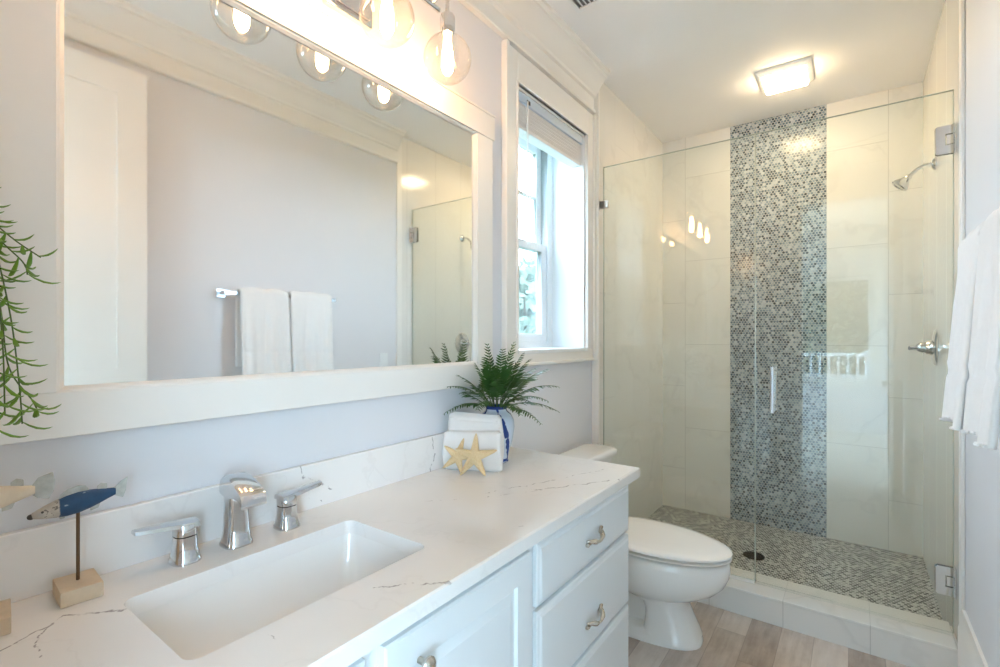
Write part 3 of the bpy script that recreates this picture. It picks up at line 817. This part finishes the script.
def towel(name, y0, y1, zf, zb, seed, label, flare):
    """folded bath towel over the bar: closed sheet of front drop, roll over the bar, back drop"""
    rnd = random.Random(seed)
    ph = [rnd.uniform(0, 6.3) for _ in range(6)]
    prof = []           # (x, z, t, which): centre line from front hem over the bar to back hem
    nf = 44
    for k in range(nf + 1):
        f = k / nf; z = zf + (BZ + .004 - zf) * f
        prof.append((BX - .026, z, 1 - f, 0))
    for k in range(1, 10):
        a = pi * k / 10; prof.append((BX - .002 - .024 * cos(a), BZ + .004 + .027 * sin(a), 0, 1))
    for k in range(0, 25):
        f = k / 24; prof.append((BX + .022, BZ + .004 + (zb - BZ - .004) * f, f, 2))
    ny = 64; m = MB(); grid = []
    for x, z, t_, w_ in prof:
        row = []
        for j in range(ny + 1):
            g_ = j / ny; y = y0 + (y1 - y0) * g_
            dx = 0; dz = 0
            if w_ == 0:
                fold = .009 * sin(g_ * 9.0 + ph[0]) + .005 * sin(g_ * 17 + ph[1] + t_ * 1.2) + .004 * sin(g_ * 31 + ph[2])
                dx = -flare * t_ ** 1.2 - fold * (.25 + .75 * t_) * min(1, t_ * 3)
                if abs(t_ - .70) < .05: dx += .0025 * (1 - abs(t_ - .70) / .05) + .0018 * cos((t_ - .70) / .05 * 12)
                edge = min(g_, 1 - g_)
                dx += .005 * max(0, 1 - edge / .04) ** 2
                y += (g_ - .5) * (.010 * t_ - .008)
                dz = .006 * sin(g_ * 7 + ph[3]) * t_ - .012 * (g_ - .5) * t_
            if w_ == 1: dz = -.010 * max(0, 1 - min(g_, 1 - g_) / .16) ** 2 + .003 * sin(g_ * 14 + ph[4]); y -= (g_ - .5) * .008
            if w_ == 2: dx = min(.012, .005 * sin(g_ * 11 + ph[5]) * t_ + .003); y -= (g_ - .5) * .008
            row.append((x + dx, y, z + dz))
        grid.append(row)
    n = ny + 1
    m.add([p for r in grid for p in r], [(k * n + j, k * n + j + 1, (k + 1) * n + j + 1, (k + 1) * n + j) for k in range(len(prof) - 1) for j in range(ny)])
    o = obj(name, m, 'towel', smooth=70, origin=(BX, (y0 + y1) / 2, zf))
    s_ = o.modifiers.new('solid', 'SOLIDIFY'); s_.thickness = .013; s_.offset = 0
    tag(o, label, 'towel', 'white towels on the towel bar')
    m = MB()                                            # stitched hem
    for j in range(ny):
        if j % 2: continue
        a, b_ = Vector(grid[0][j]), Vector(grid[0][j + 1])
        for q in (a, b_): q.z += .004
        m.tube([a + Vector((-.0085, 0, 0)), b_ + Vector((-.0085, 0, 0))], .0034, 6)
    h = obj('hem_stitching', m, 'towel', o, smooth=50)
    return o
towel('bath_towel', 1.248, 1.521, 1.066, 1.12, 3, 'white bath towel on the bar nearer the open door', .026)
towel('bath_towel', 1.528, 1.800, 1.058, 1.09, 8, 'white bath towel on the bar nearer the glass shower', .024)

ol = thing('outlet_plate', 'small white outlet plate on the right wall past the towels', 'outlet', (WX, 2.28, 1.05))
obj('plate', MB().box((WX - .006, 2.245, 1.05), (WX - .0005, 2.317, 1.165)), 'sash', ol, bevel=.003)
for z in (1.082, 1.133):
    obj('socket', MB().loft([[(WX - .0062, p[0], p[1]) for p in rrect(2.264, z - .014, 2.298, z + .014, .010)], [(WX - .0078, p[0], p[1]) for p in rrect(2.265, z - .013, 2.297, z + .013, .010)]]), 'sash', ol)

d1 = structure_root('door_1', (1.43, .44, .01))
def panelled(x0, x1, y0, y1, z0, z1, rects):
    st = .11
    m = MB().box((x0 + .008, y0 + st, z0), (x1 - .008, y1 - st, z1))
    m.box((x0, y0, z0), (x1, y0 + st, z1)).box((x0, y1 - st, z0), (x1, y1, z1))
    for a, b_ in rects: m.box((x0, y0 + st, a), (x1, y1 - st, b_))
    return m
struct('door_leaf', panelled(1.415, 1.455, .06, .83, .01, 2.455, [(.01, .24), (1.0, 1.14), (2.34, 2.455)]), 'trim', d1)
struct('door_knob', MB().lathe([(.024, 1.4145), (.024, 1.408), (.010, 1.404), (.010, 1.385), (.024, 1.374), (.026, 1.362), (.018, 1.354), (1e-5, 1.353)], (0, .765, .95), 24, 'x'), 'nickel', d1, smooth=40)
dc = structure_root('trim_doorway', (DX0, -.06, 0))
struct('casing', MB().box((DX0 - .09, -.06, 0), (DX0, -.042, DZ + .09)), 'trim', dc, bevel=.003)
struct('casing', MB().box((DX0 - .09, -.218, 0), (DX0, -.20, DZ + .09)).box((DX1, -.218, 0), (DX1 + .05, -.20, DZ + .09)), 'trim', dc, bevel=.003)
struct('head_casing', MB().box((DX0, -.06, DZ), (WX - .001, -.042, DZ + .09)).box((DX0, -.218, DZ), (DX1 + .05, -.20, DZ + .09)), 'trim', dc, bevel=.003)
struct('jamb', MB().box((DX0 - .001, -.20, 0), (DX0 + .016, -.06, DZ)).box((DX1 - .0, -.20, 0), (DX1 + .016, -.06, DZ)), 'trim', dc)

# ------------------------------------------------------------------ things on the counter
# fern in a blue and white vase
VX, VY = .120, 1.455
fn = thing('potted_fern', 'green fern in a blue and white porcelain vase by the window', 'plant', (VX, VY, ZT))
vp = [(.040, .0), (.046, .004), (.044, .012), (.050, .04), (.062, .09), (.068, .13), (.066, .155), (.054, .178), (.040, .190), (.038, .198), (.043, .208), (.040, .209), (.035, .199), (.035, .19), (1e-5, .186)]
obj('vase', MB().lathe([(r, ZT + z) for r, z in vp], (VX, VY, 0), 36), 'vase', fn, smooth=50)
obj('soil', MB().lathe([(.034, ZT + .188), (.030, ZT + .196), (1e-5, ZT + .198)], (VX, VY, 0), 18), 'soil', fn, smooth=60)
def frond(az, length, lift, droop, seed, nl=17):
    rnd = random.Random(seed); m = MB()
    base = Vector((VX + .015 * cos(az), VY + .015 * sin(az), ZT + .192))
    out = Vector((cos(az), sin(az), 0)); pts = []
    n = 22
    for k in range(n + 1):
        s_ = k / n
        p = base + out * (length * (s_ * cos(lift) + .10 * s_ * s_)) + Vector((0, 0, length * (s_ * sin(lift) - droop * s_ ** 2.2)))
        pts.append(p)
    length_ = length
    m.tube(pts, [.0017 * (1 - .8 * k / n) + .0003 for k in range(n + 1)], 5)
    for k in range(nl):
        s_ = .22 + .77 * k / (nl - 1); i = min(n - 1, int(s_ * n)); p = pts[i] + (pts[i + 1] - pts[i]) * (s_ * n - i if i < n - 1 else .9)
        t_ = (pts[i + 1] - pts[i]).normalized()
        side = t_.cross(Vector((0, 0, 1)))
        if side.length < .1: side = Vector((-sin(az), cos(az), 0))
        side.normalize(); nrm = side.cross(t_).normalized()
        L = .044 * (1 - .72 * abs(s_ - .42) / .58) * (length / .26) * rnd.uniform(.85, 1.1) * (.6 if s_ < .3 else 1)
        for sg in (-1, 1):
            d = (side * sg * .86 + t_ * .5 + nrm * rnd.uniform(-.25, .12)).normalized()
            wv = d.cross(nrm).normalized() * (L * .15)
            a = p; q = []
            for f, w_ in ((0, .5), (.3, 1.0), (.65, .8), (1, .08)):
                c = a + d * (L * f) + t_ * (L * .14 * f * f) - nrm * (L * .22 * f * f)
                q.append((c - wv * w_, c + wv * w_))
            vs = [v for pr in q for v in pr]
            m.add(vs, [(0, 1, 3, 2), (2, 3, 5, 4), (4, 5, 7, 6)])
    # keep leaves off the wall, mirror frame and window trim
    for i, v in enumerate(m.v):
        if v.x < .038: m.v[i].x = .038 + (.038 - v.x) * .12
    return m
fr = [(-1.35, .26, 1.22, .20), (-.9, .25, .95, .34), (-.45, .27, .78, .42), (0.0, .25, .62, .46), (.45, .28, .72, .40), (.9, .29, .86, .30),
      (1.4, .30, .82, .30), (1.75, .31, .72, .30), (2.2, .24, 1.05, .24), (-1.75, .28, .72, .36), (-2.2, .24, .95, .30), (2.8, .20, 1.3, .16), (-2.8, .22, 1.25, .18),
      (.2, .27, 1.12, .22), (-.7, .28, 1.28, .16), (1.1, .27, 1.20, .18), (-1.2, .24, .55, .46), (.75, .23, .36, .50), (1.55, .24, .42, .52), (-.2, .21, .30, .5),
      (2.5, .26, .62, .34), (3.1, .22, .8, .3), (-2.5, .24, .6, .36), (1.3, .28, 1.32, .08), (-1.5, .27, 1.40, .08), (-.55, .22, .5, .5), (-1.9, .22, .45, .5)]
for k, (az, l_, lf, dp) in enumerate(fr):
    l_ = l_ * .98
    obj('frond', frond(az, l_, lf + .10, dp, 40 + k), 'fern', fn, smooth=60)

# folded cloth with a front pocket
ft = thing('folded_hand_towel', 'white folded hand towel standing on the counter behind the starfish', 'towel', (.128, 1.310, ZT), radians(22.5))
def cushion(x0, x1, y0, y1, z0, z1, r=.012, wob=0.004, seed=1, bulge=.006):
    rnd = random.Random(seed); p1, p2 = rnd.uniform(0, 6), rnd.uniform(0, 6)
    loops = []; n = 18
    for k in range(n + 1):
        f = k / n; z = z0 + (z1 - z0) * f
        e_ = r * (1 - sqrt(max(0, 1 - (max(0, abs(2 * f - 1) - .86) / .14) ** 2)))
        b_ = bulge * sin(pi * f)
        loops.append([(x + .6 * wob * sin(f * 5 + p1 + x * 20), y + wob * sin(x * 30 + p2 + f * 3), z + (wob * sin(x * 17 + p1) if f > .8 else 0))
                      for x, y in rrect(x0 + e_ - b_ * .5, y0 + e_ - b_, x1 - e_ + b_ * .5, y1 - e_ + b_, r, 5)])
    return MB().loft(loops)
for a, bnds in (('front_pocket', (-.103, .103, -.020, .004, .0005, .140, 2)), ('back_fold', (-.094, .098, .008, .030, .0005, .196, 5)), ('middle_fold', (-.090, .094, -.002, .014, .0005, .178, 9))):
    o = obj(a, cushion(*bnds[:6], seed=bnds[6]), 'linen', ft, local=True, smooth=60)

def starfish(name, R, loc, tilt, spin, rz, label):
    """five arms with a raised ridge, leaning back"""
    m = MB(); n = 5; seg = 7
    top = []; bot = []
    rim = []
    for a in range(n):
        th = a * 2 * pi / n; L = R * (1, .93, 1.02, .97, 1.05)[a]
        d = Vector((cos(th), sin(th), 0)); s_ = Vector((-sin(th), cos(th), 0))
        loops = []
        for k in range(seg + 1):
            f = k / seg; c = d * (L * f); w_ = R * (.205 * (1 - f) ** 1.1 + .055); h = R * (.16 * (1 - f) + .045)
            if k == seg: w_ *= .45; h *= .5
            loops.append([c + s_ * w_ * cos(t_) * 1.0 + Vector((0, 0, max(-.2 * h, h * sin(t_)) + .06 * R * f * (1 if a % 2 else -.3))) for t_ in [2 * pi * j / 12 for j in range(12)]])
        m.loft(loops)
        for k in range(1, 9):                      # knobbly ridge
            f = k / 9; m.sphere(tuple(d * (L * f) + Vector((0, 0, R * (.16 * (1 - f) + .05)))), R * .035, 6, 4)
    mt = Matrix.Translation(loc) @ Matrix.Rotation(rz, 4, 'Z') @ Matrix.Rotation(tilt, 4, 'X') @ Matrix.Rotation(spin, 4, 'Z')
    mm = MB().merge(m, mt)
    zmin = min(v.z for v in mm.v)
    for v in mm.v: v.z += ZT + .0008 - zmin
    return tag(obj(name, mm, 'star', smooth=60), label, 'starfish', 'starfish leaning on the folded towel')
starfish('starfish', .076, (.1720, 1.262, .88), radians(76), pi / 2, radians(22.5), 'larger pale starfish leaning upright, nearer the counter front')
starfish('starfish', .064, (.1060, 1.252, .86), radians(74), pi / 2 - .25, radians(20), 'smaller golden starfish leaning upright, nearer the backsplash')

def fish(name, loc, rz, body, label, scale, tail_grey=True, tiltx=0.0, headdark=True, base_rz=0, rodh=.145, bw=(.039, .029), cream=False):
    """carved fish on a rod; body along local y, head at -y"""
    r = thing(name, label, 'fish sculpture', (loc[0], loc[1], ZT), rz)
    bm_ = MB().box((-bw[0], -bw[1], .0005), (bw[0], bw[1], .027))
    obj('base', bm_, 'fbase', r, local=True, bevel=.0015)
    obj('rod', MB().tube([(0, 0, .028), (0, 0, rodh)], .0028, 10), 'rod', r, local=True, smooth=40)
    zc = rodh + .018 * scale
    sl_ = tiltx
    def Z(y): return zc + sl_ * y
    prof = [(-.078, .0035, .004), (-.074, .0065, .007), (-.060, .0105, .0125), (-.040, .0140, .0185), (-.020, .0160, .0230), (.0, .0160, .0240), (.020, .0140, .0215), (.040, .0100, .0165), (.056, .0065, .0115), (.068, .0045, .0085)]
    loops = [[(w_ * scale * cos(2 * pi * j / 20), y * scale, Z(y * scale) + h * scale * sin(2 * pi * j / 20)) for j in range(20)] for y, w_, h in prof]
    b_ = obj('body', MB().loft(loops), body, r, local=True, smooth=60)
    if headdark:
        obj('snout', MB().sphere((0, -.077 * scale, Z(-.077 * scale) - .001), .0068 * scale, 14, 8, (.8, 1.0, .9)), 'snout', b_, local=True, smooth=60)
        for sg in (-1, 1): obj('eye', MB().sphere((sg * .0095 * scale, -.060 * scale, Z(-.06 * scale) + .004 * scale), .0026 * scale, 10, 6), 'snout', b_, local=True, smooth=60)
    def fin(nm, poly):
        m = MB(); poly = [(y * scale, Z(y * scale) + z * scale) for y, z in poly]
        m.prism(poly, 'x', -.0016, .0016)
        obj(nm, m, 'fin', r, local=True, bevel=.0008)
    fin('dorsal_fin', [(-.034, .016), (-.030, .028), (-.018, .036), (.0, .038), (.014, .033), (.020, .020), (.0, .020)])
    fin('adipose_fin', [(.034, .014), (.034, .024), (.042, .029), (.052, .024), (.052, .010)])
    fin('tail_fin', [(.062, -.006), (.062, .006), (.076, .019), (.092, .026), (.089, .008), (.088, -.004), (.082, -.020), (.070, -.012)] if tail_grey else
        [(.062, -.007), (.062, .007), (.072, .022), (.094, .028), (.097, .010), (.095, -.010), (.088, -.024), (.072, -.018)])
    fin('belly_fin', [(-.036, -.014), (-.030, -.026), (-.022, -.026), (-.024, -.016)])
    fin('anal_fin', [(.022, -.016), (.022, -.028), (.036, -.026), (.042, -.012)])
    return r
fish('fish_sculpture', (.077, .256), radians(-4), 'fishblue', 'blue painted wooden fish sculpture on a rod and block', .79, True, .14, True, rodh=.152)
fish('fish_sculpture', (.098, .138), radians(-8), 'fishcream', 'cream wooden fish sculpture cut off by the left edge', .84, False, .08, True, rodh=.19)

# trailing plant hanging at the left end of the mirror
HX, HY = .165, .055
hp = thing('hanging_plant', 'trailing green plant with thin curved leaves hanging at left', 'plant', (HX, HY, 1.42))
obj('pot', MB().lathe([(1e-5, 1.435), (.040, 1.435), (.046, 1.440), (.062, 1.535), (.065, 1.540), (.065, 1.548), (.059, 1.548), (.056, 1.535), (1e-5, 1.530)], (HX, HY, 0), 28), 'linen', hp, smooth=40)
m = MB()
for k in range(3):
    a = k * 2 * pi / 3 + .4
    m.tube([(HX + .062 * cos(a), HY + .062 * sin(a), 1.545), (HX + .03 * cos(a), HY + .03 * sin(a), 1.80), (HX, HY, 2.05)], .0015, 6)
m.tube([(HX, HY, 2.05), (HX, HY, ZC - .02)], .002, 6)
obj('cord', m, 'linen', hp, smooth=60)
obj('ceiling_hook', MB().lathe([(.016, ZC - .0005), (.016, ZC - .006), (.004, ZC - .01), (.004, ZC - .028), (1e-5, ZC - .03)], (HX, HY, 0), 16), 'nickel', hp, smooth=40)
def trail(pts, seed, dens=74, ll=.044):
    rnd = random.Random(seed)
    P = [Vector(p) for p in pts]; C = []
    for k in range(len(P) - 1):                     # Catmull-Rom
        p0, p1, p2, p3 = P[max(0, k - 1)], P[k], P[k + 1], P[min(len(P) - 1, k + 2)]
        for j in range(10):
            t_ = j / 10
            C.append(.5 * ((2 * p1) + (p2 - p0) * t_ + (2 * p0 - 5 * p1 + 4 * p2 - p3) * t_ ** 2 + (3 * p1 - p0 - 3 * p2 + p3) * t_ ** 3))
    C.append(P[-1])
    st = MB().tube(C, .0011, 5); lf = MB()
    tot = sum((C[i + 1] - C[i]).length for i in range(len(C) - 1)); nleaf = int(tot * dens)
    for q in range(nleaf):
        s_ = (q + .5) / nleaf * (len(C) - 1); i = min(len(C) - 2, int(s_)); p = C[i].lerp(C[i + 1], s_ - i)
        t_ = (C[i + 1] - C[i]).normalized()
        a = q * 2.4 + rnd.uniform(-.4, .4)
        u_ = t_.orthogonal().normalized(); v_ = t_.cross(u_)
        side = u_ * cos(a) + v_ * sin(a)
        d = (side * .95 + t_ * .30).normalized(); L = ll * rnd.uniform(.7, 1.15)
        cs = [p + d * (L * f * (1 - .12 * f)) + Vector((0, 0, L * (-.62 * f + .58 * f * f))) for f in (0, .2, .45, .7, .88, 1)]
        lf.tube(cs, [.0010, .0027, .0036, .0030, .0018, .0004], 5, .5)
    return st, lf
tr = [[(.150, .075, 1.548), (.13, .12, 1.53), (.12, .150, 1.478), (.12, .180, 1.445), (.12, .212, 1.42)],
      [(.16, .10, 1.55), (.135, .140, 1.50), (.125, .160, 1.42), (.125, .176, 1.32), (.12, .186, 1.22), (.12, .190, 1.15)],
      [(.17, .10, 1.55), (.15, .130, 1.50), (.14, .155, 1.40), (.138, .165, 1.28), (.135, .168, 1.17)],
      [(.15, .09, 1.55), (.12, .130, 1.50), (.105, .155, 1.43), (.105, .168, 1.33), (.10, .178, 1.24), (.10, .205, 1.185), (.10, .212, 1.165)],
      [(.16, .09, 1.55), (.14, .14, 1.50), (.13, .150, 1.35), (.13, .155, 1.22), (.13, .158, 1.14)],
      [(.15, .08, 1.55), (.135, .125, 1.52), (.125, .158, 1.45), (.122, .190, 1.41), (.12, .196, 1.39)],
      [(.18, .04, 1.55), (.22, .03, 1.54), (.235, .03, 1.42), (.235, .03, 1.30)],
      [(.16, .0, 1.55), (.15, -.03, 1.54), (.15, -.035, 1.42), (.15, -.035, 1.26)]]
for k, pts in enumerate(tr):
    if k < 6: pts = [(a, b - .013, c - .016) for a, b, c in pts]
    st, lf = trail(pts, 90 + k)
    s_ = obj('trailing_stem', st, 'stem', hp, smooth=60)
    obj('leaves', lf, 'trail', s_, smooth=60)

# ------------------------------------------------------------------ bedroom behind the camera, seen only as a reflection; side windows added for daylight
struct('floor_bedroom', MB().box((-2.2, -3.15, -.1), (2.6, -.20, 0)), 'carpet')
struct('ceiling_bedroom', MB().box((-2.2, -3.15, ZC), (2.6, -.20, ZC + .12)), 'ceil')
for nm, xa, xb in (('wall_bedroom_left', -2.35, -2.2), ('wall_bedroom_right', 2.6, 2.75)):
    struct(nm, MB().box((xa, -3.15, -.1), (xb, -2.85, ZC)).box((xa, -.65, -.1), (xb, -.20, ZC)).box((xa, -2.85, -.1), (xb, -.65, .30)).box((xa, -2.85, 2.40), (xb, -.65, ZC)), 'wall')
    xm = (xa + xb) / 2
    added_window = struct('window_' + nm[5:], ring(xm - .03, xm + .03, -2.85, -.65, .30, 2.40, .06, .06, .06).box((xm - .025, -1.78, .36), (xm + .025, -1.72, 2.34)), 'sash', bevel=.003)  # unseen side window, added to brighten the bedroom with sky light
    struct('pane', MB().box((xm - .003, -2.79, .36), (xm + .003, -.71, 2.34)), 'pane', added_window)
struct('wall_bedroom_near', MB().box((-2.2, -.20, -.1), (-WT, -.06, ZC)).box((WX + .15, -.20, -.1), (2.6, -.06, ZC)), 'wall')
bx0, bx1, bz0, bz1 = -1.40, 1.40, .72, 2.10  # reflected window, made wider to let more daylight through the doorway
m = MB().box((-2.2, -3.15, -.1), (bx0, -3.0, ZC)).box((bx1, -3.15, -.1), (2.6, -3.0, ZC)).box((bx0, -3.15, -.1), (bx1, -3.0, bz0)).box((bx0, -3.15, bz1), (bx1, -3.0, ZC))
struct('wall_bedroom_far', m, 'wall')
w2 = structure_root('window_2', (0, -3.05, bz0))
n = 3; wd = (bx1 - bx0) / n
for k in range(n):
    a = bx0 + k * wd
    f = MB().box((a, -3.10, bz0), (a + .05, -3.04, bz1)).box((a + wd - .05, -3.10, bz0), (a + wd, -3.04, bz1)).box((a + .05, -3.10, bz0), (a + wd - .05, -3.04, bz0 + .05)).box((a + .05, -3.10, bz1 - .05), (a + wd - .05, -3.04, bz1))
    o = struct('window_frame', f, 'sash', w2, bevel=.003)
    struct('pane', MB().box((a + .05, -3.075, bz0 + .05), (a + wd - .05, -3.069, bz1 - .05)), 'pane', o)
struct('casing', MB().box((bx0 - .1, -3.0, bz0 - .1), (bx0, -2.98, bz1 + .1)).box((bx1, -3.0, bz0 - .1), (bx1 + .1, -2.98, bz1 + .1)).box((bx0, -3.0, bz0 - .1), (bx1, -2.98, bz0)).box((bx0, -3.0, bz1), (bx1, -2.98, bz1 + .1)), 'trim', w2, bevel=.003)
struct('floor_balcony', MB().box((-2.2, -4.35, -.15), (2.6, -3.15, -.03)), 'deck')
rl = thing('balcony_railing', 'white balcony railing mirrored faintly in the shower glass', 'railing', (.2, -4.25, -.03))
obj('top_rail', MB().box((-2.2, -4.29, .98), (2.6, -4.21, 1.03)), 'sash', rl, bevel=.005)
obj('bottom_rail', MB().box((-2.2, -4.275, .06), (2.6, -4.225, .10)), 'sash', rl, bevel=.004)
for k in range(5):
    x = -2.15 + k * 1.175; obj('post', MB().box((x - .045, -4.295, -.03), (x + .045, -4.205, 1.08)), 'sash', rl, bevel=.004)
for k in range(38):
    x = -2.08 + k * .123; obj('baluster', MB().box((x - .017, -4.267, .10), (x + .017, -4.233, .98)), 'sash', rl)

# ------------------------------------------------------------------ outdoors
struct('ground', MB().box((-40, -40, -3.2), (40, 40, -3.0)), 'ground')
def tree(name, x, y, h, rad, seed, mat, label, z0=-3.0, nl=2600):
    rnd = random.Random(seed)
    t_ = thing(name, label, 'tree', (x, y, z0))
    m = MB().tube([(x, y, z0), (x + .05, y, z0 + h * .4), (x - .05, y + .05, z0 + h * .8)], [.18, .13, .05], 10)
    for k in range(6):
        a = k * 1.05; zz = z0 + h * (.42 + .06 * k)
        m.tube([(x, y, zz), (x + rad * .3 * cos(a), y + rad * .3 * sin(a), zz + .4), (x + rad * .65 * cos(a), y + rad * .65 * sin(a), zz + .9)], [.06, .04, .015], 6)
    obj('trunk', m, 'bark', t_, smooth=50)
    blobs = [(x + rnd.uniform(-.6, .6) * rad, y + rnd.uniform(-.6, .6) * rad, z0 + h * rnd.uniform(.45, .95), rad * rnd.uniform(.30, .55)) for _ in range(16)]
    lf = MB()
    for q in range(nl):
        bx_, by_, bz_, br = rnd.choice(blobs)
        d = Vector((rnd.gauss(0, 1), rnd.gauss(0, 1), rnd.gauss(0, 1))).normalized()
        c = Vector((bx_, by_, bz_)) + d * br * rnd.uniform(.6, 1.05)
        u_ = Vector((rnd.gauss(0, 1), rnd.gauss(0, 1), rnd.gauss(0, 1))).normalized(); v_ = u_.orthogonal().normalized(); s_ = rnd.uniform(.09, .17)
        w_ = u_.cross(v_)
        lf.add([c - u_ * s_, c + v_ * s_ * .45 + w_ * .01, c + u_ * s_, c - v_ * s_ * .45 + w_ * .01], [(0, 1, 2, 3)])
    obj('foliage', lf, mat, t_)
tree('broadleaf_tree', -3.6, 7.4, 5.6, 1.7, 1, 'leafB', 'nearest green tree outside the window, low behind the lower sash', nl=11000)
tree('broadleaf_tree', -9.8, 11.0, 7.4, 2.0, 2, 'leafA', 'taller dark green tree farther off outside the window', nl=7000)
tree('broadleaf_tree', -6.4, 14.5, 6.6, 2.2, 3, 'leafB', 'hazy green tree behind the others outside the window', nl=7000)
tree('broadleaf_tree', 1.0, -9.0, 6.4, 2.3, 4, 'leafB', 'tree beyond the balcony railing mirrored in the shower glass', nl=14000)
tree('broadleaf_tree', 4.6, -14.5, 10, 4.0, 5, 'leafB', 'tall tree farther behind the balcony to the right', nl=12000)
tree('broadleaf_tree', -3.4, -14.0, 10, 4.0, 6, 'leafB', 'tall tree farther behind the balcony to the left', nl=12000)
